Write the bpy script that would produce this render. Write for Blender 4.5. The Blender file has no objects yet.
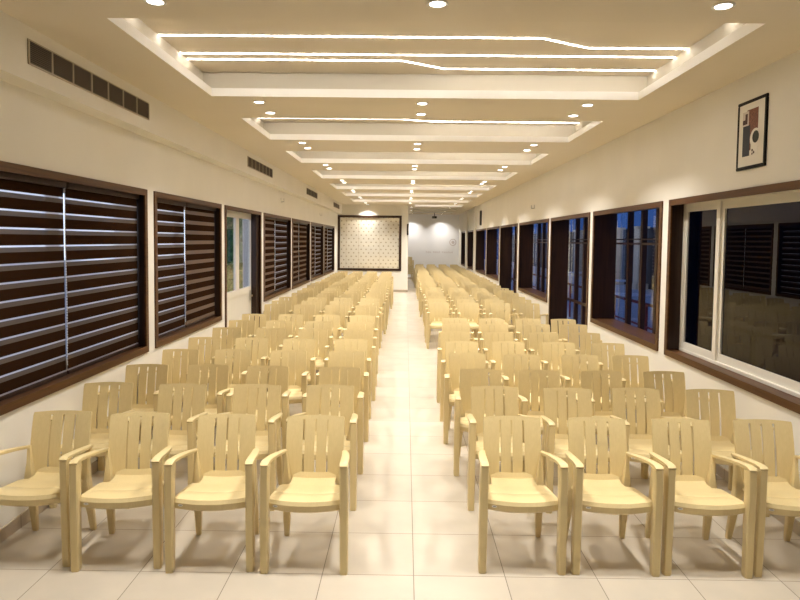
import bpy, bmesh, math, random
from mathutils import Vector, Matrix
random.seed(7)
SC = bpy.context.scene
COL = SC.collection

# ------------------------------------------------------------------ materials
def mat(name, color=(.8,.8,.8), rough=.5, spec=.5, metal=0.0, emit=None, estr=0.0):
    m = bpy.data.materials.new(name); m.use_nodes = True
    b = m.node_tree.nodes['Principled BSDF']
    b.inputs['Base Color'].default_value = (*color, 1)
    b.inputs['Roughness'].default_value = rough
    b.inputs['Specular IOR Level'].default_value = spec
    b.inputs['Metallic'].default_value = metal
    if emit:
        b.inputs['Emission Color'].default_value = (*emit, 1)
        b.inputs['Emission Strength'].default_value = estr
    return m
def N(m, t, **kw):
    n = m.node_tree.nodes.new(t)
    for k, v in kw.items(): setattr(n, k, v)
    return n
def LK(m, a, b): m.node_tree.links.new(a, b)
def BS(m): return m.node_tree.nodes['Principled BSDF']
def ramp(m, stops):
    r = N(m, 'ShaderNodeValToRGB'); e = r.color_ramp.elements
    while len(e) < len(stops): e.new(.5)
    for i, (p, c) in enumerate(stops): e[i].position = p; e[i].color = (*c, 1)
    return r
def mottled(m, c1, c2, scale=2.0, bump=0.0, bscale=60, coords='Object'):
    tc = N(m, 'ShaderNodeTexCoord'); n = N(m, 'ShaderNodeTexNoise'); n.inputs['Scale'].default_value = scale
    n.inputs['Detail'].default_value = 4
    LK(m, tc.outputs[coords], n.inputs['Vector'])
    r = ramp(m, [(.35, c1), (.65, c2)]); LK(m, n.outputs['Fac'], r.inputs['Fac'])
    LK(m, r.outputs['Color'], BS(m).inputs['Base Color'])
    if bump:
        n2 = N(m, 'ShaderNodeTexNoise'); n2.inputs['Scale'].default_value = bscale
        LK(m, tc.outputs[coords], n2.inputs['Vector'])
        b = N(m, 'ShaderNodeBump'); b.inputs['Strength'].default_value = bump; b.inputs['Distance'].default_value = .002
        LK(m, n2.outputs['Fac'], b.inputs['Height']); LK(m, b.outputs['Normal'], BS(m).inputs['Normal'])
    return m
def grained(m, c1, c2, sc=(30, 30, 1.5), dist=1.0, coords='Object'):
    tc = N(m, 'ShaderNodeTexCoord'); mp = N(m, 'ShaderNodeMapping'); mp.inputs['Scale'].default_value = sc
    n = N(m, 'ShaderNodeTexNoise'); n.inputs['Scale'].default_value = 1.0; n.inputs['Detail'].default_value = 5
    n.inputs['Distortion'].default_value = dist
    LK(m, tc.outputs[coords], mp.inputs['Vector']); LK(m, mp.outputs['Vector'], n.inputs['Vector'])
    r = ramp(m, [(.3, c1), (.7, c2)]); LK(m, n.outputs['Fac'], r.inputs['Fac'])
    LK(m, r.outputs['Color'], BS(m).inputs['Base Color'])
    return m

M = {}
M['wall'] = mottled(mat('wall_paint', rough=.75, spec=.2), (.80,.775,.71), (.825,.80,.735), 1.5, .05, 80)
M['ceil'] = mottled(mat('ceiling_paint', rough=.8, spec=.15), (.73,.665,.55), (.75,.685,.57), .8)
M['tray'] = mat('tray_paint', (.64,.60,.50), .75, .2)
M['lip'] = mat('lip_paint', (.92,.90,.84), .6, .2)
M['slat'] = mat('grille_slat', (.11,.085,.062), .6)
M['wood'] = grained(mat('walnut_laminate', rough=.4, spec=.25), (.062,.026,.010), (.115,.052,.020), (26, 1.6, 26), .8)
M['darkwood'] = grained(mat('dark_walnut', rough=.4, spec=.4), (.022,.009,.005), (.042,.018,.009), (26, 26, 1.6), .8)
M['chair'] = grained(mat('cream_plastic', rough=.36, spec=.45), (.62,.50,.258), (.66,.535,.285), (60, 60, 2.2), 1.5)
M['emblem'] = mat('pale_sticker', (.80,.78,.74), .4)
M['emblem2'] = mat('sticker_print', (.25,.24,.25), .4)
M['upvc'] = mottled(mat('cream_upvc', rough=.35, spec=.5), (.80,.77,.69), (.82,.79,.71), 3)
M['seal'] = mat('black_seal', (.02,.02,.022), .6)
M['ring'] = mat('downlight_ring', (.85,.83,.78), .4)
M['lens'] = mat('downlight_lens', (1,1,1), .4, emit=(1,.95,.88), estr=14)
M['strip'] = mat('led_strip', (1,1,1), .4, emit=(1,.93,.87), estr=28)
M['grille'] = mat('grille_metal', (.30,.25,.19), .45, metal=.3)
M['grillebar'] = mat('grille_bar', (.46,.40,.31), .45, metal=.2)
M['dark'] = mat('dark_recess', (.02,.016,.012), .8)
M['black'] = mat('black_lacquer', (.008,.007,.007), .55, .2)
M['matwhite'] = mat('mount_board', (.80,.77,.70), .7)
M['steel'] = mat('brushed_steel', (.62,.60,.57), .3, metal=1)
M['speaker'] = mat('speaker_grey', (.10,.10,.10), .6)
M['cord'] = mat('bead_chain', (.75,.78,.85), .4)
M['grout'] = mat('grout', (.2,.18,.16), .8)

# floor tiles 0.6 m
def tile_mat():
    m = mat('floor_tiles', rough=.3, spec=.5)
    tc = N(m, 'ShaderNodeTexCoord')
    mp = N(m, 'ShaderNodeMapping'); mp.inputs['Location'].default_value = (-.077 + 60*.6, -4.097 + 60*.6, 0)
    LK(m, tc.outputs['Object'], mp.inputs['Vector'])
    b = N(m, 'ShaderNodeTexBrick'); b.offset = 0; b.squash = 1
    b.inputs['Scale'].default_value = 1; b.inputs['Mortar Size'].default_value = .0028
    b.inputs['Mortar Smooth'].default_value = .1
    b.inputs['Brick Width'].default_value = .6; b.inputs['Row Height'].default_value = .6
    b.inputs['Color1'].default_value = (.53,.475,.395,1); b.inputs['Color2'].default_value = (.57,.515,.43,1)
    b.inputs['Mortar'].default_value = (.17,.14,.11,1); b.inputs['Bias'].default_value = 0
    LK(m, mp.outputs['Vector'], b.inputs['Vector'])
    n = N(m, 'ShaderNodeTexNoise'); n.inputs['Scale'].default_value = 3; n.inputs['Detail'].default_value = 6
    LK(m, tc.outputs['Object'], n.inputs['Vector'])
    r = ramp(m, [(.3, (.93,.93,.92)), (.7, (1.03,1.02,1.0))]); LK(m, n.outputs['Fac'], r.inputs['Fac'])
    mx = N(m, 'ShaderNodeMix', data_type='RGBA', blend_type='MULTIPLY'); mx.inputs['Factor'].default_value = 1
    LK(m, b.outputs['Color'], mx.inputs['A']); LK(m, r.outputs['Color'], mx.inputs['B'])
    LK(m, mx.outputs['Result'], BS(m).inputs['Base Color'])
    mr = N(m, 'ShaderNodeMapRange'); mr.inputs['To Min'].default_value = .24; mr.inputs['To Max'].default_value = .7
    LK(m, b.outputs['Fac'], mr.inputs['Value']); LK(m, mr.outputs['Result'], BS(m).inputs['Roughness'])
    return m
M['floor'] = tile_mat()
def skirt_mat():
    m = mat('skirting_tiles', rough=.35)
    tc = N(m, 'ShaderNodeTexCoord'); s = N(m, 'ShaderNodeSeparateXYZ'); LK(m, tc.outputs['Object'], s.inputs[0])
    a = N(m, 'ShaderNodeMath', operation='ADD'); a.inputs[1].default_value = 60-4.097; LK(m, s.outputs['Y'], a.inputs[0])
    d = N(m, 'ShaderNodeMath', operation='PINGPONG'); d.inputs[1].default_value = .3; LK(m, a.outputs[0], d.inputs[0])
    g = N(m, 'ShaderNodeMath', operation='LESS_THAN'); g.inputs[1].default_value = .003; LK(m, d.outputs[0], g.inputs[0])
    r = ramp(m, [(0, (.42,.35,.27)), (1, (.12,.09,.07))]); LK(m, g.outputs[0], r.inputs['Fac'])
    LK(m, r.outputs['Color'], BS(m).inputs['Base Color']); return m
M['skirt'] = skirt_mat()

# zebra blind fabric: brown opaque bands, grey-brown half sheer bands, a thin sheer slit on top of each
def blind_mat(name, slit, sheer, pitch=.137, phase=0.0):
    m = bpy.data.materials.new(name); m.use_nodes = True; nt = m.node_tree; nt.nodes.clear()
    out = N(m, 'ShaderNodeOutputMaterial')
    tc = N(m, 'ShaderNodeTexCoord'); s = N(m, 'ShaderNodeSeparateXYZ'); LK(m, tc.outputs['Object'], s.inputs[0])
    a = N(m, 'ShaderNodeMath', operation='ADD'); a.inputs[1].default_value = 10*pitch + phase; LK(m, s.outputs['Z'], a.inputs[0])
    fr = N(m, 'ShaderNodeMath', operation='MODULO'); fr.inputs[1].default_value = pitch; LK(m, a.outputs[0], fr.inputs[0])
    dv = N(m, 'ShaderNodeMath', operation='DIVIDE'); dv.inputs[1].default_value = pitch; LK(m, fr.outputs[0], dv.inputs[0])
    # fac 0..1 up: 0-.62 brown, .62-.90 sheer band, .90-1 slit
    c = N(m, 'ShaderNodeValToRGB'); c.color_ramp.interpolation = 'CONSTANT'
    e = c.color_ramp.elements; e[0].position = 0; e[0].color = (.030,.014,.007,1)
    e[1].position = .62; e[1].color = (*sheer, 1); x = e.new(1-slit); x.color = (.75,.75,.78,1)
    LK(m, dv.outputs[0], c.inputs['Fac'])
    n = N(m, 'ShaderNodeTexNoise'); mp = N(m, 'ShaderNodeMapping'); mp.inputs['Scale'].default_value = (60, 60, 500)
    LK(m, tc.outputs['Object'], mp.inputs['Vector']); LK(m, mp.outputs['Vector'], n.inputs['Vector']); n.inputs['Scale'].default_value = 1
    r2 = ramp(m, [(.3, (.8,.8,.8)), (.7, (1.15,1.15,1.15))]); LK(m, n.outputs['Fac'], r2.inputs['Fac'])
    mx = N(m, 'ShaderNodeMix', data_type='RGBA', blend_type='MULTIPLY'); mx.inputs['Factor'].default_value = 1
    LK(m, c.outputs['Color'], mx.inputs['A']); LK(m, r2.outputs['Color'], mx.inputs['B'])
    d = N(m, 'ShaderNodeBsdfDiffuse'); LK(m, mx.outputs['Result'], d.inputs['Color'])
    t0 = N(m, 'ShaderNodeBsdfTransparent'); t0.inputs['Color'].default_value = (.9,.93,1,1)
    t1 = N(m, 'ShaderNodeBsdfTranslucent'); t1.inputs['Color'].default_value = (.9,.9,.95,1)
    t = N(m, 'ShaderNodeMixShader'); t.inputs[0].default_value = .6; LK(m, t0.outputs[0], t.inputs[1]); LK(m, t1.outputs[0], t.inputs[2])
    k = N(m, 'ShaderNodeValToRGB'); k.color_ramp.interpolation = 'CONSTANT'; e = k.color_ramp.elements
    e[0].position = 0; e[0].color = (0,0,0,1); e[1].position = .62; e[1].color = (.03,.03,.03,1); x = e.new(1-slit); x.color = (.75,.75,.75,1)
    LK(m, dv.outputs[0], k.inputs['Fac'])
    ms = N(m, 'ShaderNodeMixShader'); LK(m, k.outputs['Color'], ms.inputs['Fac']); LK(m, d.outputs[0], ms.inputs[1]); LK(m, t.outputs[0], ms.inputs[2])
    LK(m, ms.outputs[0], out.inputs['Surface']); return m
M['blind_open'] = blind_mat('zebra_fabric_open', .105, (.12,.095,.075), phase=.067)
M['blind_shut'] = blind_mat('zebra_fabric_shut', .0001, (.17,.12,.085), phase=.03)

def glass_mat(name, tint, refl_lo=.06, rough=0.0, ior=1.5):
    m = bpy.data.materials.new(name); m.use_nodes = True; nt = m.node_tree; nt.nodes.clear()
    out = N(m, 'ShaderNodeOutputMaterial'); f = N(m, 'ShaderNodeFresnel'); ge = N(m, 'ShaderNodeNewGeometry')
    mi = N(m, 'ShaderNodeMix', data_type='FLOAT'); mi.inputs[2].default_value = ior; mi.inputs[3].default_value = 1/ior
    LK(m, ge.outputs['Backfacing'], mi.inputs[0]); LK(m, mi.outputs[0], f.inputs['IOR'])
    g = N(m, 'ShaderNodeBsdfGlossy'); g.inputs['Roughness'].default_value = rough; g.inputs['Color'].default_value = (.9,.9,.92,1)
    t = N(m, 'ShaderNodeBsdfTransparent'); t.inputs['Color'].default_value = (*tint, 1)
    ms = N(m, 'ShaderNodeMixShader'); LK(m, f.outputs[0], ms.inputs[0]); LK(m, t.outputs[0], ms.inputs[1]); LK(m, g.outputs[0], ms.inputs[2])
    LK(m, ms.outputs[0], out.inputs['Surface']); return m
M['glass'] = glass_mat('clear_glass', (.92,.95,.95), ior=1.3)
M['tinted'] = glass_mat('tinted_glass', (.11,.12,.15), ior=1.37)

# decorated glass wall panels
def panel_mat():
    m = mat('patterned_glass', rough=.08, spec=.8)
    tc = N(m, 'ShaderNodeTexCoord'); s = N(m, 'ShaderNodeSeparateXYZ'); LK(m, tc.outputs['Object'], s.inputs[0])
    def pp(sock, off, per):
        a = N(m, 'ShaderNodeMath', operation='ADD'); a.inputs[1].default_value = 30*per + off; LK(m, sock, a.inputs[0])
        d = N(m, 'ShaderNodeMath', operation='PINGPONG'); d.inputs[1].default_value = per/2; LK(m, a.outputs[0], d.inputs[0]); return d.outputs[0]
    def dot(ox, oz):
        x = pp(s.outputs['X'], ox, .21); z = pp(s.outputs['Z'], oz, .30)
        a = N(m, 'ShaderNodeMath', operation='ADD'); LK(m, x, a.inputs[0]); LK(m, z, a.inputs[1])
        l = N(m, 'ShaderNodeMath', operation='LESS_THAN'); l.inputs[1].default_value = .04; LK(m, a.outputs[0], l.inputs[0]); return l.outputs[0]
    mxx = N(m, 'ShaderNodeMath', operation='MAXIMUM'); LK(m, dot(0,0), mxx.inputs[0]); LK(m, dot(.105,.15), mxx.inputs[1])
    r = ramp(m, [(0, (.86,.81,.69)), (1, (.50,.45,.34))]); LK(m, mxx.outputs[0], r.inputs['Fac'])
    LK(m, r.outputs['Color'], BS(m).inputs['Base Color'])
    g = N(m, 'ShaderNodeBsdfGlossy'); g.inputs['Roughness'].default_value = .02; g.inputs['Color'].default_value = (1,.97,.92,1)
    ms = N(m, 'ShaderNodeMixShader'); ms.inputs[0].default_value = .28; LK(m, BS(m).outputs[0], ms.inputs[1]); LK(m, g.outputs[0], ms.inputs[2])
    LK(m, ms.outputs[0], [n for n in m.node_tree.nodes if n.type == 'OUTPUT_MATERIAL'][0].inputs['Surface'])
    return m
M['panel'] = panel_mat()
M['leaf'] = mottled(mat('leaves', rough=.6), (.05,.20,.06), (.22,.45,.16), 8)
M['bark'] = mat('bark', (.10,.07,.05), .9)
M['paving'] = mottled(mat('outdoor_paving', rough=.7), (.48,.51,.56), (.58,.61,.66), 2)
M['render'] = mottled(mat('beige_render', rough=.9), (.62,.55,.44), (.66,.59,.48), 2)
M['darkrender'] = mat('dark_render', (.035,.045,.07), .9)
M['whiteplastic'] = mat('white_plastic', (.8,.8,.82), .4)
M['redrail'] = mat('red_paint', (.25,.04,.03), .5)
M['art_bg'] = grained(mat('art_print_rust', rough=.6), (.05,.014,.009), (.30,.11,.06), (34, 34, 34), 3)
M['art_navy'] = mat('art_navy', (.014,.016,.028), .6)
M['art_green'] = mat('art_green', (.012,.016,.010), .6)
M['art_brown'] = mat('art_brown', (.05,.012,.010), .6)
M['art_pale'] = mat('art_pale', (.62,.55,.50), .6)
M['whitewall'] = mat('white_paint', (.86,.86,.88), .7, .2)
M['faint'] = mat('faint_grey', (.62,.56,.56), .7)

# ------------------------------------------------------------------ mesh helpers
def box(bm, x0, x1, y0, y1, z0, z1):
    vs = [bm.verts.new((x, y, z)) for x in (x0, x1) for y in (y0, y1) for z in (z0, z1)]
    for f in ((0,1,3,2), (4,6,7,5), (0,4,5,1), (2,3,7,6), (0,2,6,4), (1,5,7,3)):
        bm.faces.new([vs[i] for i in f])
    return vs
def quad(bm, a, b, c, d):
    return bm.faces.new([bm.verts.new(p) for p in (a, b, c, d)])
def mesh_of(name, bm, m, smooth=None, bevel=0):
    if bevel:
        bmesh.ops.bevel(bm, geom=list(bm.edges), offset=bevel, segments=2, affect='EDGES', clamp_overlap=True)
    bmesh.ops.recalc_face_normals(bm, faces=bm.faces)
    me = bpy.data.meshes.new(name); bm.to_mesh(me); bm.free(); me.materials.append(m)
    if smooth is not None:
        for p in me.polygons: p.use_smooth = True
        me.set_sharp_from_angle(angle=math.radians(smooth))
    return me
def obj(name, bm, m, parent=None, smooth=None, bevel=0, kind=None):
    me = bm if isinstance(bm, bpy.types.Mesh) else mesh_of(name, bm, m, smooth, bevel)
    o = bpy.data.objects.new(name, me); COL.objects.link(o)
    if parent: o.parent = parent
    if kind: o['kind'] = kind
    return o
def boxes(name, bl, m, parent=None, bevel=0, kind=None, smooth=None):
    bm = bmesh.new()
    for b in bl: box(bm, *b)
    return obj(name, bm, m, parent, smooth, bevel, kind)
def struct(name, bl, m, parent=None): return boxes(name, bl, m, parent, kind=None if parent else 'structure')
def tag(o, label, cat, group=None):
    o['label'] = label; o['category'] = cat
    if group: o['group'] = group
    return o
def empty(name, loc=(0,0,0), rz=0):
    o = bpy.data.objects.new(name, None); COL.objects.link(o); o.location = loc; o.rotation_euler = (0,0,rz)
    o.empty_display_size = .1; return o
def lathe(bm, prof, n=24, c=(0,0,0), cap=True):
    rings = []
    for r, z in prof:
        rings.append([bm.verts.new((c[0]+r*math.cos(2*math.pi*i/n), c[1]+r*math.sin(2*math.pi*i/n), c[2]+z)) for i in range(n)])
    for a, b in zip(rings, rings[1:]):
        for i in range(n): bm.faces.new([a[i], a[(i+1)%n], b[(i+1)%n], b[i]])
    if cap: bm.faces.new(rings[0][::-1]); bm.faces.new(rings[-1])
def sweep(bm, pts, sec):
    """pts: list of (centre, u-vector, v-vector) ; sec half sizes (a,b) per pt"""
    rings = []
    for (c, u, v), (a, b) in zip(pts, sec):
        c, u, v = Vector(c), Vector(u).normalized(), Vector(v).normalized(); ring = []
        k = .28
        for s, t in ((-1,-1+k),(-1,1-k),(-1+k,1),(1-k,1),(1,1-k),(1,-1+k),(1-k,-1),(-1+k,-1)):
            ring.append(bm.verts.new(c + u*a*s + v*b*t))
        rings.append(ring)
    n = 8
    for A, B in zip(rings, rings[1:]):
        for i in range(n): bm.faces.new([A[i], A[(i+1)%n], B[(i+1)%n], B[i]])
    bm.faces.new(rings[0][::-1]); bm.faces.new(rings[-1])
def sheet(bm, P, th, hole=lambda i, j: False):
    """closed slab from grid of points P[i][j] thickened by th along the local normal; cells for which hole() are left open"""
    ni, nj = len(P), len(P[0])
    nrm = [[None]*nj for _ in range(ni)]
    for i in range(ni):
        for j in range(nj):
            a = P[min(i+1,ni-1)][j]-P[max(i-1,0)][j]; b = P[i][min(j+1,nj-1)]-P[i][max(j-1,0)]
            nrm[i][j] = a.cross(b).normalized()
    T = [[bm.verts.new(P[i][j]) for j in range(nj)] for i in range(ni)]
    Bt = [[bm.verts.new(P[i][j]-nrm[i][j]*th) for j in range(nj)] for i in range(ni)]
    solid = lambda i, j: 0 <= i < ni-1 and 0 <= j < nj-1 and not hole(i, j)
    for i in range(ni-1):
        for j in range(nj-1):
            if not solid(i, j): continue
            bm.faces.new([T[i][j], T[i+1][j], T[i+1][j+1], T[i][j+1]])
            bm.faces.new([Bt[i][j], Bt[i][j+1], Bt[i+1][j+1], Bt[i+1][j]])
            for di, dj, e in ((-1,0,((i,j),(i,j+1))), (1,0,((i+1,j+1),(i+1,j))), (0,-1,((i+1,j),(i,j))), (0,1,((i,j+1),(i+1,j+1)))):
                if not solid(i+di, j+dj):
                    (a, b), (c, d) = e
                    bm.faces.new([T[a][b], T[c][d], Bt[c][d], Bt[a][b]])

# ------------------------------------------------------------------ room constants
XL, XR, ZC = -2.886, 3.008, 3.69
YF, YB = -3.6, 36.5          # wall behind the camera, far wall
YP = 27.2                   # decorated partition
XP = .10
BX, BZ = -2.704, 3.302       # bulkhead face and underside
WT = .36                     # wall thickness
SILL, HEAD = .918, 2.727

# ---- floor
struct('floor', [(XL-WT, XR+WT, YF-.2, YB+.2, -.1, 0)], M['floor'])

# ---- ceiling with recessed trays
trays = [(XL+.826, 2.42, 1.35, 3.1)] + [(-2.06, 2.42, a, b) for a, b in ((4.45,6.82),(8.02,9.73),(10.97,12.6),(13.95,15.75),(17.2,19.0),(20.25,21.95),(23.45,25.15))] \
      + [(.36, 2.42, 26.65, 28.35), (.36, 2.42, 30.0, 31.7), (.36, 2.42, 33.3, 34.9)]
LIP, SET, ZT = .085, .13, 3.97
bm = bmesh.new()
ys = YF
for (x0, x1, y0, y1) in trays:
    quad(bm, (XL-.1, ys, ZC), (XR+.1, ys, ZC), (XR+.1, y0, ZC), (XL-.1, y0, ZC))
    quad(bm, (XL-.1, y0, ZC), (x0, y0, ZC), (x0, y1, ZC), (XL-.1, y1, ZC))
    quad(bm, (x1, y0, ZC), (XR+.1, y0, ZC), (XR+.1, y1, ZC), (x1, y1, ZC))
    c0 = [(x0,y0),(x1,y0),(x1,y1),(x0,y1)]
    c1 = [(x0-SET,y0-SET),(x1+SET,y0-SET),(x1+SET,y1+SET),(x0-SET,y1+SET)]
    for i in range(4):
        a, b = c0[i], c0[(i+1)%4]; c, d = c1[i], c1[(i+1)%4]
        quad(bm, (*a, ZC), (*b, ZC), (*b, ZC+LIP), (*a, ZC+LIP))
        quad(bm, (*a, ZC+LIP), (*b, ZC+LIP), (*d, ZC+LIP), (*c, ZC+LIP))
        quad(bm, (*c, ZC+LIP), (*d, ZC+LIP), (*d, ZT), (*c, ZT))
    quad(bm, *[(*p, ZT) for p in c1])
    ys = y1
quad(bm, (XL-.1, ys, ZC), (XR+.1, ys, ZC), (XR+.1, YB+.1, ZC), (XL-.1, YB+.1, ZC))
box(bm, XL-WT, XR+WT, YF-.2, YB+.2, 4.05, 4.2)
bmesh.ops.remove_doubles(bm, verts=bm.verts, dist=1e-4)
co_ = obj('ceiling', bm, M['ceil'], kind='structure')
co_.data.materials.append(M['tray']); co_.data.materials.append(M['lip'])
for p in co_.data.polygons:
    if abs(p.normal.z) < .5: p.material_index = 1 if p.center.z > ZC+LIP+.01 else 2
struct('trim_1', [(XL-.05, BX, YF, YP, BZ, ZC+.02)], M['wall'])   # bulkhead along the left wall

# ---- walls with openings
LW = [(1.1,3.85,0), (4.1,7.12,0), (7.33,9.99,0), (10.2,12.75,1), (13.0,16.05,0), (16.26,19.25,0), (19.46,22.45,0), (22.66,25.85,0)]
RW = [(1.15,4.1,0), (4.35,7.36,0), (7.56,10.32,0), (10.52,13.32,1), (13.52,17.0,0), (17.3,20.4,1), (20.65,23.8,0), (24.05,27.4,0), (28.2,31.0,0), (32.0,34.6,0)]
def wall_boxes(x0, x1, ops):
    r = []; y = YF
    for a, b, door in ops:
        r.append((x0, x1, y, a, 0, ZC+.3)); y = b
        if not door: r.append((x0, x1, a, b, 0, SILL))
        r.append((x0, x1, a, b, HEAD, ZC+.3))
    r.append((x0, x1, y, YB+.2, 0, ZC+.3)); return r
struct('wall_left', wall_boxes(XL-WT, XL, LW), M['wall'])
HEAD = 2.69
struct('wall_right', wall_boxes(XR, XR+WT, RW), M['wall'])
HEAD = 2.727
struct('wall_back', [(XL-WT, XR+WT, YB, YB+.2, 0, 4.0)], M['whitewall'])
struct('wall_front', [(XL-WT, XR+WT, YF-.2, YF, 0, 4.0)], M['wood'])  # unseen wall, set far back in dark wood to cut bounced light
# partition block at the back left, with a framed recess for the decorated panels
PX0, PX1, PZ0, PZ1 = XL, -.18, .90, 3.24
struct('wall_partition', [(XL, XP, YP+.06, YP+.2, 0, ZC+.2),
        (XL, XP, YP, YP+.06, 0, PZ0), (XL, XP, YP, YP+.06, PZ1, ZC+.2), (PX1, XP, YP, YP+.06, PZ0, PZ1)], M['wall'])
def skirting(name, x0, x1, ops):
    r = []; y = YF
    for a, b, door in ops:
        if door: r.append((x0, x1, y, a, 0, .1)); y = b
    r.append((x0, x1, y, YB if x0 > 0 else YP, 0, .1)); struct(name, r, M['skirt'])
skirting('baseboard_left', XL, XL+.012, LW)
skirting('baseboard_right', XR-.012, XR, RW)
struct('baseboard_partition', [(XL+.02, XP+.012, YP-.012, YP, 0, .1), (XP, XP+.012, YP, YP+.2, 0, .1)], M['skirt'])
struct('baseboard_back', [(XL+.02, XR-.02, YB-.012, YB, 0, .1)], M['skirt'])
struct('trim_2', [(XR-.06, XR, 27.55, 28.05, 0, ZC)], M['wall'])
struct('trim_3', [(XR-.06, XR, 31.15, 31.85, 0, ZC)], M['wall'])

# ---- window casings, sliding sashes, blinds
def casing(parent, X, s, a, b, z0, z1, depth, door=False, mt='wood'):
    """X wall plane, s=+1 if outside is +x. wooden architrave on the wall face plus jamb lining"""
    w, p = .068, .018
    xf = sorted((X - s*p, X))
    zb = z0 if door else z0 + w
    boxes('window_frame' if not door else 'door_frame', [(xf[0], xf[1], a, a+w, z0, z1), (xf[0], xf[1], b-w, b, z0, z1), (xf[0], xf[1], a+w, b-w, z1-w, z1)] +
          ([] if door else [(xf[0], xf[1], a+w, b-w, z0, z0+w)]), M[mt], parent)
    xd = sorted((X, X + s*depth)); t = .03
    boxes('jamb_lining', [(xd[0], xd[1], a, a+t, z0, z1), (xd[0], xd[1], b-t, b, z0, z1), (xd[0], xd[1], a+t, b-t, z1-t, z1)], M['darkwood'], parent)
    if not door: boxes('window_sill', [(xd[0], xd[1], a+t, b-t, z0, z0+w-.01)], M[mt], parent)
def sliding_window(parent, X, s, a, b, z0, z1, split, gl):
    """two white sliding sashes in a white outer frame; inner face at X"""
    def bx(x0, x1, *r): x0, x1 = sorted((X+s*x0, X+s*x1)); return (x0, x1, *r)
    f = .032
    boxes('sash_frame', [bx(0,.07,a,b,z1-f,z1), bx(0,.07,a,b,z0,z0+f), bx(0,.07,a,a+f,z0+f,z1-f), bx(0,.07,b-f,b,z0+f,z1-f)], M['upvc'], parent, bevel=.003)
    for k, (p, q, d0) in enumerate(((a+f, split-.02, .030), (split-.04, b-f, .008))):
        w = .08
        sh = boxes('sash', [bx(d0,d0+.025,p,q,z1-f-w,z1-f+.01), bx(d0,d0+.025,p,q,z0+f-.01,z0+f+w), bx(d0,d0+.025,p,p+w,z0+f+w,z1-f-w), bx(d0,d0+.025,q-w,q,z0+f+w,z1-f-w)], M['upvc'], parent, bevel=.002)
        boxes('pane', [bx(d0+.011,d0+.015,p+w,q-w,z0+f+w,z1-f-w)], M[gl], sh)
        boxes('seal', [bx(d0-.001,d0,p+w-.006,p+w,z0+f+w,z1-f-w), bx(d0-.001,d0,q-w,q-w+.006,z0+f+w,z1-f-w)], M['seal'], sh)

ordn = ['first','second','third','fourth','fifth','sixth','seventh','eighth','ninth','tenth','eleventh','twelfth','thirteenth','fourteenth','fifteenth','sixteenth','seventeenth','eighteenth','nineteenth','twentieth']
ordn += ['twenty-' + w for w in ordn[:9]] + ['thirtieth'] + ['thirty-' + w for w in ordn[:9]]
wi = 0
vis_left = -1
for k, (a, b, door) in enumerate(LW):
    if door:
        r = empty('door_1', (0,0,0)); r['kind'] = 'structure'
        casing(r, XL, -1, a, b, 0, HEAD, .19, True)
        # cream door with two tall lights
        X = XL - .13
        A, B = a+.03, b-.03
        f = .07; mid = (A+B)/2 + .02; zt = HEAD-.03; zl = 1.27
        boxes('leaf_frame', [(X-.05,X,A,B,zt-.13,zt), (X-.05,X,A,A+f,0,zt-.13), (X-.05,X,B-.24,B,0,zt-.13), (X-.05,X,mid-.1,mid+.1,zl,zt-.13), (X-.05,X,A+f,B-.24,zl-.12,zl)], M['upvc'], r, bevel=.003)
        boxes('lower_panel', [(X-.04,X-.012,A+f,B-.24,.02,zl-.12)], M['upvc'], r)
        boxes('pane', [(X-.03,X-.025,A+f,mid-.1,zl,zt-.13)], M['glass'], r)
        boxes('pane', [(X-.03,X-.025,mid+.1,B-.24,zl,zt-.13)], M['glass'], r)
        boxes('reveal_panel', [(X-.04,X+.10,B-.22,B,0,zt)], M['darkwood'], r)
        boxes('door_handle', [(X,X+.012,B-.34,B-.30,1.0,1.2), (X+.012,X+.045,B-.33,B-.31,1.08,1.11), (X+.035,X+.05,B-.47,B-.31,1.08,1.11)], M['steel'], r, bevel=.003)
        continue
    wi += 1
    r = empty('window_%d' % wi); r['kind'] = 'structure'
    casing(r, XL, -1, a, b, SILL, HEAD, .30)
    sliding_window(r, XL-.17, -1, a+.03, b-.03, SILL+.058, HEAD-.03, (a+b)/2, 'glass')
    # two blinds
    frac = {1:.485, 2:.475}.get(k, .5)
    m_ = a + .04 + (b-a-.08)*frac
    names = {0:'window behind the viewpoint',1:'largest window at the left picture edge',2:'left wall window before the cream door',4:'first window beyond the cream door',5:'second window beyond the cream door',6:'third window beyond the cream door',7:'last left wall window, beside the partition'}
    for side, (p, q) in enumerate(((a+.045, m_-.012), (m_+.012, b-.045))):
        shut = (k == 2 and side == 1) or (k >= 4 and (k % 3 == 2 or side == 0))
        bl = empty('roller_blind', (XL-.085, (p+q)/2, 0))
        tag(bl, 'brown striped roller blind, %s half, %s' % ('near' if side == 0 else 'far', names[k]), 'blind', 'brown striped blinds on the left wall')
        h = (q-p)/2; zt = HEAD-.035; zb = SILL+.085
        boxes('headrail', [(-.04,.035,-h,h,zt-.075,zt)], M['darkwood'], bl, bevel=.006)
        bm = bmesh.new(); quad(bm, (0,-h,zb), (0,h,zb), (0,h,zt-.06), (0,-h,zt-.06))
        obj('fabric', bm, M['blind_shut' if shut else 'blind_open'], bl)
        boxes('bottom_rail', [(-.012,.012,-h,h,zb-.018,zb+.012)], M['darkwood'], bl, bevel=.004)
        if side == 0:
            bm = bmesh.new(); z = zt-.08; yy = h+.004
            while z > zb+.05:
                lathe(bm, [(.001,-.011),(.005,-.006),(.005,.006),(.001,.011)], 6, (.012, yy + .006*math.sin(z*5), z)); z -= .024
            obj('bead_chain', bm, M['cord'], bl, 40)

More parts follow.
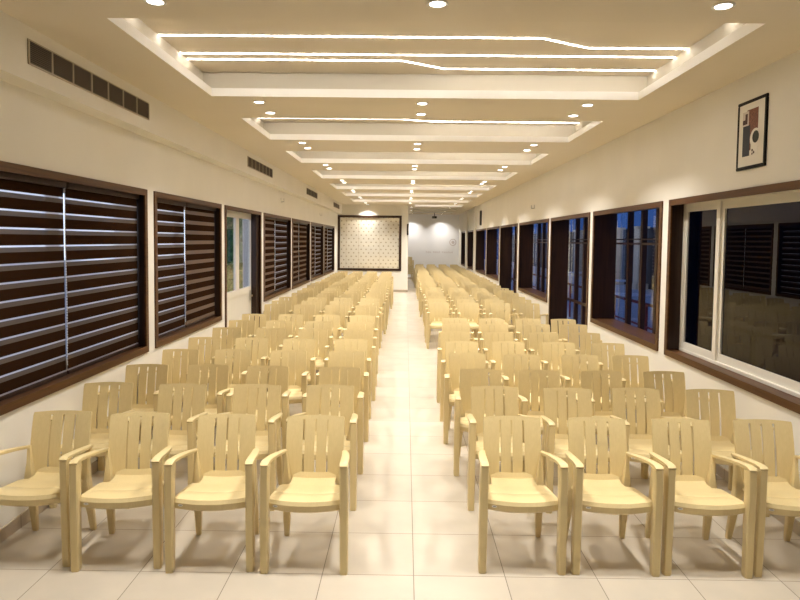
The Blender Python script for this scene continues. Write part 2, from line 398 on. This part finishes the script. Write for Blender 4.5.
di = 1; HEAD = 2.69
for k, (a, b, door) in enumerate(RW):
    if door:
        di += 1; r = empty('door_%d' % di); z0 = 0
    else:
        wi += 1; r = empty('window_%d' % wi); z0 = SILL
    r['kind'] = 'structure'
    closed = k in (0, 1)
    casing(r, XR, 1, a, b, z0, HEAD, .15 if closed else .36, bool(door), 'wood')
    zz = z0 + (0 if door else .058)
    if closed:
        sliding_window(r, XR+.14, 1, a+.03, b-.03, zz, HEAD-.03, 6.53 if k == 1 else 2.6, 'tinted')
    else:
        X = XR + .362
        # dark steel grille of uprights and a double rail
        bars = []; n = 5 if b-a < 3 else 6
        for i in range(1, n):
            y = a + (b-a)*i/n; bars.append((X, X+.07, y-.04, y+.04, zz-.1 if not door else 0, HEAD+.08))
        boxes('grille_upright', bars, M['darkwood'], r)
        boxes('grille_rail', [(X-.004, X+.034, a+.03, b-.03, 2.17, 2.2), (X-.004, X+.034, a+.03, b-.03, 2.24, 2.26)] + ([(X-.004, X+.034, a+.03, b-.03, 1.0, 1.05)] if door else []), M['darkwood'], r)
        boxes('pane', [(X+.074, X+.078, a-.03, b+.03, zz-.1 if not door else 0, HEAD+.08)], M['glass'], r)

# ---- decorated panels in the partition
t = empty('window_%d' % (wi+1)); t['kind'] = 'structure'
w = .1
boxes('window_frame', [(PX0+.002, PX1, YP-.03, YP+.05, PZ1-w, PZ1), (PX0+.002, PX1, YP-.03, YP+.05, PZ0, PZ0+w), (PX0+.002, PX0+w, YP-.03, YP+.05, PZ0+w, PZ1-w), (PX1-w, PX1, YP-.03, YP+.05, PZ0+w, PZ1-w)], M['darkwood'], t)
xs = [PX0+w, -2.53, -2.0, -1.11, PX1-w]
for i in range(4):
    boxes('pane', [(xs[i]+.008, xs[i+1]-.008, YP+.03, YP+.04, PZ0+w, PZ1-w)], M['panel'], t)
boxes('mullion', [(x-.008, x+.008, YP+.025, YP+.045, PZ0+w, PZ1-w) for x in xs[1:4]], M['grillebar'], t)

# ---- air conditioning grilles in the bulkhead
gl = ['nearest and longest in view','second from the near end','third from the near end','farthest, near the partition']
for k, (a, b) in enumerate(((4.61,6.75), (10.95,12.95), (17.45,19.5), (23.95,25.95))):
    g = empty('air_grille', (BX, (a+b)/2, 3.51)); h = (b-a)/2
    tag(g, 'dark slatted air grille in the left bulkhead, %s' % gl[k], 'air vent', 'air grilles along the bulkhead')
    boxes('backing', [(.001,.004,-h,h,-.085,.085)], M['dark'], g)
    boxes('frame', [(.001,.006,-h,h,.08,.09), (.001,.014,-h,h,-.09,-.08), (.001,.014,-h,-h+.01,-.08,.08), (.001,.014,h-.01,h,-.08,.08)], M['grillebar'], g)
    boxes('slat', [(.004,.012,-h+.01,h-.01,z-.0028,z+.0028) for z in [-.07+.014*i for i in range(11)]], M['slat'], g)['kind'] = 'stuff'
    n = 7
    for i in range(1, n): boxes('divider', [(.004,.014,-h+2*h*i/n-.008,-h+2*h*i/n+.008,-.08,.08)], M['grillebar'], g)

# ---- LED strip lines
def strip(name, pts, label):
    bm = bmesh.new(); hw = .0048
    for (x0, y0), (x1, y1) in zip(pts, pts[1:]):
        vs = [(x0,y0-hw),(x1,y1-hw),(x1,y1+hw),(x0,y0+hw)]
        quad(bm, *[(x, y, ZT-.006) for x, y in vs]); 
        for i in range(4):
            p, q = vs[i], vs[(i+1)%4]; quad(bm, (*p, ZT-.006), (*q, ZT-.006), (*q, ZT-.0005), (*p, ZT-.0005))
    tag(obj(name, bm, M['strip']), label, 'strip light', 'LED lines in the ceiling trays')
XA, XB = -2.06-SET+.005, 2.42+SET-.005
tn = ['ceiling tray above the viewpoint','nearest visible ceiling tray','second ceiling tray','third ceiling tray','fourth ceiling tray','fifth ceiling tray','sixth ceiling tray','seventh ceiling tray','eighth ceiling tray']
for k, (x0, x1, y0, y1) in enumerate(trays[:9]):
    if k == 0:
        continue
    elif k == 1:
        S = [[(XA,5.16),(XB,5.16)], [(XA,5.70),(1.17,5.70),(1.64,5.97),(XB,5.97)], [(XA,6.24),(XB,6.24)], [(XA,6.44),(-.05,6.44),(.38,6.72),(XB,6.72)]]
    else:
        XA = x0 - SET + .005
        j0 = -.1 if k < 8 else 1.2
        S = [[(XA,y0+.12),(XB,y0+.12)], [(XA,y0+.62),(XB,y0+.62)], [(XA,y1-.24),(j0,y1-.24),(j0+.45,y1-.08),(XB,y1-.08)]]
    ln = {4:['hidden first line','jogged line nearest the room front','straight middle line','jogged line at the far side'],3:['first line','middle line','jogged far line'],2:['first line','far line']}[len(S)]
    for p, l in zip(S, ln): strip('led_strip', p, 'white LED strip light, %s in the %s' % (l, tn[k]))

# ---- downlights
def downlight_meshes():
    bm = bmesh.new(); lathe(bm, [(.048,0),(.068,0),(.071,-.004),(.066,-.008),(.050,-.006)], 28, cap=False); a = mesh_of('downlight_ring', bm, M['ring'], 40)
    bm = bmesh.new(); lathe(bm, [(.001,-.0045),(.050,-.0045),(.050,-.001)], 28); b = mesh_of('downlight_lens', bm, M['lens'], 40); return a, b
RING, LENS = downlight_meshes()
LX = (-1.62, .165, 1.96)
LY = [3.55, 4.13, 7.08, 7.67, 10.0, 10.57, 12.93, 13.53, 16.2, 16.8, 19.4, 19.95, 22.5, 23.05, 25.55, 26.0]
col_n = ['left column','middle column','right column']
def downlight(x, y, label, power):
    d = empty('downlight', (x, y, ZC))
    tag(d, label, 'ceiling light', 'round recessed downlights')
    obj('trim_ring', RING, None, d); obj('lens', LENS, None, d)
    ld = bpy.data.lights.new('downlight_lamp', 'AREA'); ld.shape = 'DISK'; ld.size = .10; ld.energy = power
    ld.color = (1, .95, .885); ld.spread = math.radians(112)
    lo = bpy.data.objects.new('lamp', ld); COL.objects.link(lo); lo.location = (0, 0, -.012); lo.parent = d
PW = 14.5
for j, y in enumerate(LY):
    for i, x in enumerate(LX):
        lab = 'round recessed ceiling downlight, %s cross row from the front, %s' % (ordn[j], col_n[i])
        if y < 4.2: x += .018
        downlight(x, y, lab, PW*(1.12 + .004*y))
for x, y, l in ((-1.62, 26.85, 'just in front of the patterned partition'), (.25, 28.9, 'beside the partition end'), (1.96, 29.1, 'between the last trays on the right'), (1.96, 32.4, 'second last before the far wall'),
                (.33, 35.9, 'at the far wall, left one'), (2.0, 35.9, 'at the far wall, right one'), (.25, 32.4, 'beside the passage left of the far chairs')):
    downlight(x, y, 'round recessed ceiling downlight, %s' % l, PW*1.35)

# ------------------------------------------------------------------ chair
def chair_parts():
    P = {}
    # seat: front skirt, dished top, narrowing to a neck under the backrest
    prof = [(.062,.422,.236),(.048,.428,.237),(.044,.462,.238),(.052,.477,.238),(.075,.480,.238),(.13,.474,.236),(.20,.464,.234),(.205,.460,.234),(.215,.463,.233),(.30,.454,.228),(.355,.449,.222),(.372,.448,.208),(.380,.448,.165),(.44,.450,.158),(.490,.463,.157),(.510,.505,.157)]
    nu = 12; G = []
    for (y, z, w) in prof:
        row = []
        for j in range(nu+1):
            u = -1 + 2*j/nu; bow = (1-u*u)
            f = max(0, 1 - max(y-.05,0)/.2)
            row.append(Vector((u*w, y - .040*bow*f, z - (.008 if y > .06 else .005)*bow)))
        G.append(row)
    bm = bmesh.new(); sheet(bm, G, -.010 if False else .010); P['seat'] = mesh_of('seat', bm, M['chair'], 35)
    # backrest
    s = .0072
    ux = [-.209,-.203,-.16,-.086-s,-.086+s,-.045,-s,s,.045,.086-s,.086+s,.16,.203,.209]
    slots = {3, 6, 9}
    zs = [.425,.433,.488,.50,.54,.58,.62,.66,.70,.74,.78,.82,.86,.872,.893,.900]
    def half(z):
        if z > .895: return .975
        if z > .885: return .995
        if z < .43: return .90
        return 1.0 if z > .6 else .965 + .035*(z-.425)/.175
    G = []
    for z in zs:
        t = max(0,(z-.455)/.445)
        yb = .505 + .02*t + .065*t*t
        row = []
        for x in ux:
            k = x/.209
            row.append(Vector((x*half(z) if abs(x) > .1 else x, yb - .028*k*k, z - (.006*k*k if z > .88 else 0))))
        G.append(row)
    bm = bmesh.new(); sheet(bm, [list(r) for r in G], -.011, lambda i, j: j in slots and 2 <= i <= 12 and zs[i] >= .488 and zs[i+1] <= .873)
    P['backrest'] = mesh_of('backrest', bm, M['chair'], 35)
    for sx, nm in ((-1,'L'), (1,'R')):
        # front leg: flat wide upright with a slightly deeper head under the arm
        bm = bmesh.new()
        pts = [((sx*.262,.030,0), (1,0,0), (0,1,0)), ((sx*.262,.030,.02), (1,0,0), (0,1,0)), ((sx*.261,.028,.40), (1,0,0), (0,1,0)), ((sx*.260,.028,.62), (1,0,0), (0,1,0)), ((sx*.258,.034,.715), (1,0,0), (0,1,0))]
        sweep(bm, pts, [(.024,.030),(.026,.032),(.0275,.036),(.0275,.038),(.027,.042)])
        P['front'+nm] = mesh_of('front_leg', bm, M['chair'], 35)
        # rear leg: tapered and splayed, its head runs up behind the arm
        bm = bmesh.new()
        pts = [((sx*.212,.560,0), (1,0,0), (0,1,0)), ((sx*.211,.556,.02), (1,0,0), (0,1,0)), ((sx*.204,.515,.22), (1,0,0), (0,1,0)), ((sx*.196,.465,.415), (1,0,0), (0,1,0)), ((sx*.202,.485,.55), (1,0,0), (0,1,0)), ((sx*.214,.505,.655), (1,0,0), (0,1,0))]
        sweep(bm, pts, [(.017,.017),(.019,.019),(.027,.026),(.036,.036),(.018,.030),(.012,.022)])
        P['rear'+nm] = mesh_of('rear_leg', bm, M['chair'], 35)
        bm = bmesh.new()
        path = [(sx*.214,.535,.648),(sx*.224,.47,.660),(sx*.236,.38,.678),(sx*.247,.27,.698),(sx*.254,.16,.716),(sx*.258,.07,.728),(sx*.258,.012,.730),(sx*.258,-.008,.722)]
        pts = []
        for i, p in enumerate(path):
            a = Vector(path[max(i-1,0)]); b = Vector(path[min(i+1,len(path)-1)]); d = (b-a).normalized()
            u = Vector((1,0,0)); v = d.cross(u).normalized(); u = v.cross(d); pts.append((p, u, v))
        sweep(bm, pts, [(.014,.010),(.020,.011),(.024,.011),(.026,.012),(.027,.012),(.027,.013),(.0265,.012),(.025,.008)])
        P['arm'+nm] = mesh_of('armrest', bm, M['chair'], 50)
    # small oval maker's sticker on the seat front
    bm = bmesh.new(); n = 20; y = .0160
    for r in (1.0,):
        vs = [bm.verts.new((-.190+.017*math.cos(2*math.pi*i/n), y - .010*math.cos(2*math.pi*i/n)*.35, .449+.008*math.sin(2*math.pi*i/n))) for i in range(n)]
        bm.faces.new(vs)
    P['emblem'] = mesh_of('emblem', bm, M['emblem'])
    bm = bmesh.new()
    quad(bm, (-.201, y-.0003+.0026, .447), (-.180, y-.0003-.0020, .447), (-.180, y-.0003-.0020, .4515), (-.201, y-.0003+.0026, .4515))
    P['print'] = mesh_of('emblem_print', bm, M['emblem2'])
    return P
CP = chair_parts()
def joined():
    bm = bmesh.new()
    for k in ('seat','backrest','frontL','frontR','rearL','rearR','armL','armR'): bm.from_mesh(CP[k])
    me = bpy.data.meshes.new('plastic_armchair'); bm.to_mesh(me); bm.free(); me.materials.append(M['chair'])
    me.set_sharp_from_angle(angle=math.radians(35)); return me
CHJ = joined()
KEYS = (('seat','seat'),('backrest','backrest'),('front_leg','frontL'),('front_leg','frontR'),('rear_leg','rearL'),('rear_leg','rearR'),('armrest','armL'),('armrest','armR'))
def chair(x, y, z, rz, label, group, full=True, sticker=False):
    if not full:
        o = bpy.data.objects.new('plastic_armchair', CHJ); COL.objects.link(o); o.location = (x,y,z); o.rotation_euler = (0,0,rz)
    else:
        o = empty('plastic_armchair', (x,y,z), rz)
        for nm, k in KEYS: obj(nm, CP[k], None, o)
        if sticker:
            e = obj('emblem', CP['emblem'], None, o); e['label'] = 'small pale oval sticker'; obj('emblem_print', CP['print'], None, e)
    tag(o, label, 'chair', group); return o

# row positions: (front-leg line y, [x centres from the wall inward or aisle outward])
LROWS = [(4.10, [-2.50,-1.885,-1.265,-.645]), (5.08, [-2.575,-1.97,-1.32,-.665]), (5.92, [-2.585,-1.995,-1.375,-.665]), (6.85, [-2.585,-2.0,-1.34,-.67]),
         (7.75, [-2.585,-1.99,-1.375,-.69]), (8.68, [-2.575,-1.95,-1.32,-.68]), (9.55, [-2.585,-1.985,-1.36,-.70]), (10.42, [-2.58,-1.97,-1.33,-.72])]
y = 12.15; gi = 0
while y < 26.4:
    gx = [0,.045,.01,.06,.02][(gi//3) % 5]
    LROWS.append((y, [-2.58+gx+random.uniform(-.008,.008), -1.975+gx+random.uniform(-.01,.01), -1.375+gx+random.uniform(-.01,.01), -.77+gx+random.uniform(-.01,.015)])); gi += 1; y += 1.15 if gi % 3 == 0 else .80
RROWS = [(4.13, [.795,1.415,2.02,2.62]), (5.10, [.82,1.45,2.06,2.68]), (5.88, [.76,1.375,2.0,2.63]), (6.80, [.72,1.35,2.01,2.60]),
         (7.70, [.73,1.34,1.98,2.63]), (8.60, [.735,1.36,1.99,2.60]), (9.52, [.81,1.41,2.07,2.67]), (10.22, [.83,1.46,2.08,2.68])]
y = 12.95; gi = 0
while y < 35.2:
    gx = [0,.05,-.01,.04,.0,.05,.01][(gi//3) % 7]
    RROWS.append((y, [.735+gx+random.uniform(-.015,.01), 1.36+gx+random.uniform(-.015,.015), 1.99+gx+random.uniform(-.015,.015), 2.62+gx+random.uniform(-.01,.01)])); gi += 1; y += 1.15 if gi % 3 == 0 else .79
posL = ['beside the wall','second from the wall','second from the aisle','beside the aisle']
posR = ['beside the aisle','second from the aisle','second from the wall','beside the wall']
for nm, rows, pos in (('left', LROWS, posL), ('right', RROWS, posR)):
    for i, (yy, xs) in enumerate(rows):
        row = 'front row' if i == 0 else '%s row from the front' % ordn[i]
        for j, x in enumerate(xs):
            full = yy < 21
            a = random.uniform(-.03,.03); dy = random.uniform(-.025,.025)
            atwall = (nm == 'left' and j == 0) or (nm == 'right' and j == 3)
            if i == 0: a = random.uniform(-.008,.008); dy = 0
            if i >= 8:
                a = random.uniform(-.035,.035); dy = random.uniform(-.03,.03); pass
            if atwall: a *= .3
            if nm == 'left' and i == 0: dy = [.02,.0,-.01,-.015][j]; a = [.06,.11,.06,0][j]
            if nm == 'right' and i == 0: a = [-.01,-.02,-.045,-.05][j]
            if nm == 'left' and j == 0 and i: a = [.11,.08,.04][i-1] if i < 4 else random.uniform(0,.06)
            if nm == 'right' and j == 3 and i == 1: a = -.07
            chair(x, yy+dy, 0, a, 'cream slatted plastic armchair, %s, %s block, %s' % (row, nm, pos[j]), 'chairs in rows, %s block' % nm, full, sticker=(i < 2))
# stack by the end of the partition
for k in range(5):
    chair(.155, 34.0, k*.105, .02, 'cream plastic armchair in the far stack beside the partition, %s from the floor' % (['lowest'] + ordn[1:])[k], 'stacked chairs beside the partition', False)

# ------------------------------------------------------------------ things on the walls
# framed print on the right wall
f = empty('framed_picture', (XR, 5.662, 3.155)); hy, hz = .233, .30
tag(f, 'tall black framed abstract print hanging on the right wall', 'picture')
boxes('frame', [(-.018,0,-hy,hy,hz-.028,hz), (-.018,0,-hy,hy,-hz,-hz+.028), (-.018,0,-hy,-hy+.028,-hz+.028,hz-.028), (-.018,0,hy-.028,hy,-hz+.028,hz-.028)], M['black'], f, bevel=.003)
boxes('mount', [(-.014,-.002,-hy+.028,hy-.028,-hz+.028,hz-.028)], M['matwhite'], f)
# y decreases to the right in view (towards the camera)
art = empty('artwork', (0,0,0)); art.parent = f
def ab(nm, y0, y1, z0, z1, d, m): boxes(nm, [(-.014-d, -.0135, y0, y1, z0, z1)], M[m], art)
ab('rust_block', -.105, .075, -.14, .215, .001, 'art_bg')
ab('navy_block', .02, .135, -.185, .08, .002, 'art_navy')
ab('pale_block', .045, .145, .08, .205, .002, 'art_pale')
ab('dark_step', .095, .14, .095, .135, .003, 'art_brown')
ab('dark_step', .065, .10, .095, .185, .003, 'art_brown')
def disc(nm, y, z, r, d, m):
    bm = bmesh.new(); n = 28
    A = [bm.verts.new((-.014-d, y+r*math.cos(2*math.pi*i/n), z+r*math.sin(2*math.pi*i/n))) for i in range(n)]; bm.faces.new(A); obj(nm, bm, M[m], art)
disc('pale_ring', -.075, -.045, .085, .004, 'matwhite'); ab('pale_foot', -.11, -.005, -.185, -.08, .0035, 'matwhite')
disc('dark_disc', -.082, -.035, .052, .005, 'art_green'); disc('dot', -.035, -.145, .012, .005, 'art_brown'); disc('dot', -.06, -.165, .012, .005, 'art_brown'); disc('dot', -.035, -.175, .010, .005, 'art_brown')

def slim_speaker(loc, axis, h, label):
    s = empty('wall_speaker', loc); tag(s, label, 'speaker')
    if axis == 'x': boxes('cabinet', [(-.07,0,-.06,.06,-h,h)], M['speaker'], s, bevel=.006); boxes('front_cloth', [(-.074,-.068,-.05,.05,-h+.02,h-.02)], M['dark'], s)
    else: boxes('cabinet', [(-.04,.04,-.07,0,-h,h)], M['speaker'], s, bevel=.006); boxes('front_cloth', [(-.032,.032,-.074,-.068,-h+.02,h-.02)], M['dark'], s)
slim_speaker((XR, 25.6, 3.12), 'x', .29, 'slim dark column speaker high on the right wall')
slim_speaker((XP-.02, YP, 2.66), 'y', .24, 'slim dark column speaker on the end of the partition')
def hook(loc, s, label):
    h = empty('wall_hook', loc); tag(h, label, 'hook')
    boxes('plate', [(min(0,s*.012), max(0,s*.012), -.02, .02, -.04, .04)], M['steel'], h)
    boxes('arm', [(min(0,s*.08), max(0,s*.08), -.01, .01, -.05, -.03), (min(s*.065,s*.08), max(s*.065,s*.08), -.01, .01, -.03, .03)], M['steel'], h)
hook((XL, 14.8, 3.10), 1, 'small metal hook on the left wall above the blinds')
hook((XL, 21.5, 3.05), 1, 'farther small metal hook on the left wall above the blinds')
hook((XR, 15.1, 3.02), -1, 'small metal hook on the right wall above the windows')
# ceiling-hung projector by the far wall
p = empty('projector', (1.52, 34.4, ZC)); tag(p, 'small dark projector hanging from the far ceiling', 'projector')
boxes('pole', [(-.02,.02,-.02,.02,-.18,0)], M['speaker'], p); boxes('body', [(-.13,.13,-.12,.12,-.30,-.18)], M['speaker'], p, bevel=.02)
bm = bmesh.new(); lathe(bm, [(.035,0),(.04,.01),(.04,.03)], 16); o = obj('lens', bm, M['black'], p, 40); o.rotation_euler = (math.radians(90),0,0); o.location = (.06,-.12,-.24)
# faint round emblem and lettering line on the far wall
e = empty('wall_emblem', (2.68, YB, 2.12)); tag(e, 'faint grey round emblem on the far white wall', 'emblem')
bm = bmesh.new(); n = 32
for r0, r1 in ((.15,.20), (.0,.09)):
    for i in range(n):
        a, b = 2*math.pi*i/n, 2*math.pi*(i+1)/n
        vs = [bm.verts.new((r*math.cos(t_), -.004, r*math.sin(t_))) for r, t_ in ((r0,a),(r1,a),(r1,b))] + ([bm.verts.new((r0*math.cos(b), -.004, r0*math.sin(b)))] if r0 else [])
        bm.faces.new(vs)
obj('emblem_disc', bm, M['faint'], e)
l = empty('wall_lettering', (1.95, YB, 1.55)); tag(l, 'faint grey lettering line low on the far white wall', 'lettering')
def strokes(nm, x0, n):
    bl = []
    for i in range(n):
        x = x0 + i*.105; z = -.045
        bl.append((x, x+.018, -.006, 0, z, z+.09)); bl.append((x+.05, x+.066, -.006, 0, z, z+.09 if i % 2 else z+.05)); bl.append((x, x+.066, -.006, 0, z+(.04 if i % 3 else .074), z+(.056 if i % 3 else .09)))
    boxes(nm, bl, M['faint'], l)
strokes('word', -.78, 3); strokes('word', -.38, 4); strokes('word', .13, 6)

# ------------------------------------------------------------------ outside
struct('ground_outside', [(-40, XL-WT, -20, 60, -.12, -.02), (XR+WT, 60, -20, 80, -.12, -.02)], M['paving'])
def shrub(x, y, h, r, label):
    s = empty('garden_shrub', (x, y, 0)); tag(s, label, 'shrub', 'shrubs outside the cream door')
    bm = bmesh.new(); lathe(bm, [(.05,0),(.035,h*.5),(.015,h*.9)], 8); obj('stem', bm, M['bark'], s)
    bm = bmesh.new(); rr = random.Random(int(x*100+y*10))
    for i in range(7000):
        th = rr.uniform(0, 2*math.pi); zz = rr.uniform(.08, 1); rad = r*math.sqrt(rr.random())*(1-.5*abs(zz-.5))
        c = Vector((rad*math.cos(th), rad*math.sin(th), zz*h)); u = Vector((rr.gauss(0,1), rr.gauss(0,1), rr.gauss(0,1))).normalized(); v = u.orthogonal().normalized(); L = rr.uniform(.08,.16)
        bm.faces.new([bm.verts.new(c), bm.verts.new(c+u*L*.5+v*L*.3), bm.verts.new(c+u*L), bm.verts.new(c+u*L*.5-v*L*.3)])
    obj('foliage', bm, M['leaf'], s)
shrub(-4.45, 16.6, 3.3, .85, 'tall leafy green shrub outside the cream door, nearer one')
shrub(-5.2, 19.8, 3.6, 1.2, 'tall leafy green shrub outside the cream door, middle one')
shrub(-6.6, 25.0, 4.2, 1.8, 'tall leafy green shrub outside the cream door, farthest one')
# terrace seen through the right windows
tw = boxes('boundary_wall', [(11.8,12.0,14,75,-.02,2.95)], M['darkrender']); tag(tw, 'dark boundary wall beyond the terrace outside the right windows', 'wall')
for i_, y_0 in enumerate((27.6, 31.0, 34.4, 38.2, 42.0, 45.9)):
    pp_ = boxes('beige_pillar', [(11.1,11.5,y_0-.32,y_0+.32,-.02,2.9), (11.0,11.6,y_0-.38,y_0+.38,-.02,.25), (11.0,11.6,y_0-.38,y_0+.38,2.9,3.0)], M['render'])
    tag(pp_, 'beige pillar beyond the terrace outside, %s from the near end' % ordn[i_], 'pillar', 'pillars outside')
def ptable(x, y, label):
    t = empty('terrace_table', (x, y, -.02)); tag(t, label, 'table', 'round terrace tables outside')
    bm = bmesh.new(); lathe(bm, [(.58,.70),(.60,.715),(.60,.73),(.58,.735)], 32); obj('tabletop', bm, M['whiteplastic'], t, 40)
    bm = bmesh.new(); lathe(bm, [(.04,.05),(.04,.70)], 12); obj('pole', bm, M['whiteplastic'], t, 40)
    bm = bmesh.new(); lathe(bm, [(.28,0),(.28,.02),(.05,.06)], 24); obj('base', bm, M['whiteplastic'], t, 40)
ptable(6.5, 18.6, 'round white table on the blue-lit terrace outside, nearer one'); ptable(8.3, 25.5, 'round white table on the blue-lit terrace outside, middle one'); ptable(8.6, 32.0, 'round white table on the blue-lit terrace outside, farthest one')
rl = empty('terrace_railing', (4.9, 15.0, -.02)); tag(rl, 'dark red railing standing on the terrace outside', 'railing')
boxes('top_rail', [(-.03,.03,-8,14,.95,1.0)], M['redrail'], rl); boxes('lower_rail', [(-.02,.02,-8,14,.5,.53)], M['redrail'], rl)
for i in range(12): boxes('post', [(-.025,.025,-8+2*i-.025,-8+2*i+.025,0,.95)], M['redrail'], rl)

# ------------------------------------------------------------------ world: bright pale daylight on the left side, deep blue dusk on the right
w = bpy.data.worlds.new('world'); SC.world = w; w.use_nodes = True; nt = w.node_tree
bg = nt.nodes['Background']; tc = nt.nodes.new('ShaderNodeTexCoord'); sp = nt.nodes.new('ShaderNodeSeparateXYZ'); mr = nt.nodes.new('ShaderNodeMapRange')
mr.inputs['From Min'].default_value = -.05; mr.inputs['From Max'].default_value = .05
m2 = nt.nodes.new('ShaderNodeMapRange'); m2.inputs['From Min'].default_value = .30; m2.inputs['From Max'].default_value = .45
mxm = nt.nodes.new('ShaderNodeMath'); mxm.operation = 'MAXIMUM'
cr = nt.nodes.new('ShaderNodeValToRGB'); cr.color_ramp.elements[0].color = (1.7,1.8,2.2,1); cr.color_ramp.elements[1].color = (.035,.085,.28,1)
nt.links.new(tc.outputs['Generated'], sp.inputs[0]); nt.links.new(sp.outputs['X'], mr.inputs['Value']); nt.links.new(sp.outputs['Z'], m2.inputs['Value'])
nt.links.new(mr.outputs[0], mxm.inputs[0]); nt.links.new(m2.outputs[0], mxm.inputs[1]); nt.links.new(mxm.outputs[0], cr.inputs['Fac'])
nt.links.new(cr.outputs['Color'], bg.inputs['Color']); bg.inputs['Strength'].default_value = 1.0

# ------------------------------------------------------------------ camera (fitted to the photograph)
f_, pitch, yaw, roll, cy, H = 641.03, 3.116, .4768, .6364, 275.32, 2.1957
p_, y_, r_ = map(math.radians, (pitch, yaw, roll))
fw = Vector((math.sin(-y_)*math.cos(p_), math.cos(y_)*math.cos(p_), -math.sin(p_)))
rt = fw.cross(Vector((0,0,1))).normalized(); up = rt.cross(fw)
R = math.cos(r_)*rt + math.sin(r_)*up; U = -math.sin(r_)*rt + math.cos(r_)*up
cam = bpy.data.cameras.new('camera'); co = bpy.data.objects.new('camera', cam); COL.objects.link(co)
mw = Matrix((R, U, -fw)).transposed().to_4x4(); mw.translation = (0, 0, H); co.matrix_world = mw
cam.sensor_width = 36; cam.sensor_fit = 'HORIZONTAL'; cam.lens = f_/800*36; cam.clip_start = .05; cam.clip_end = 200
cam.shift_y = (cy-300)/800
SC.camera = co

SC.view_settings.view_transform = 'Standard'
SC.view_settings.look = 'None'
SC.view_settings.exposure = 0.2
SC.cycles.max_bounces = 8
SC.cycles.diffuse_bounces = 5
SC.cycles.transparent_max_bounces = 12
SC.cycles.caustics_reflective = False; SC.cycles.caustics_refractive = False
SC.cycles.sample_clamp_indirect = 6
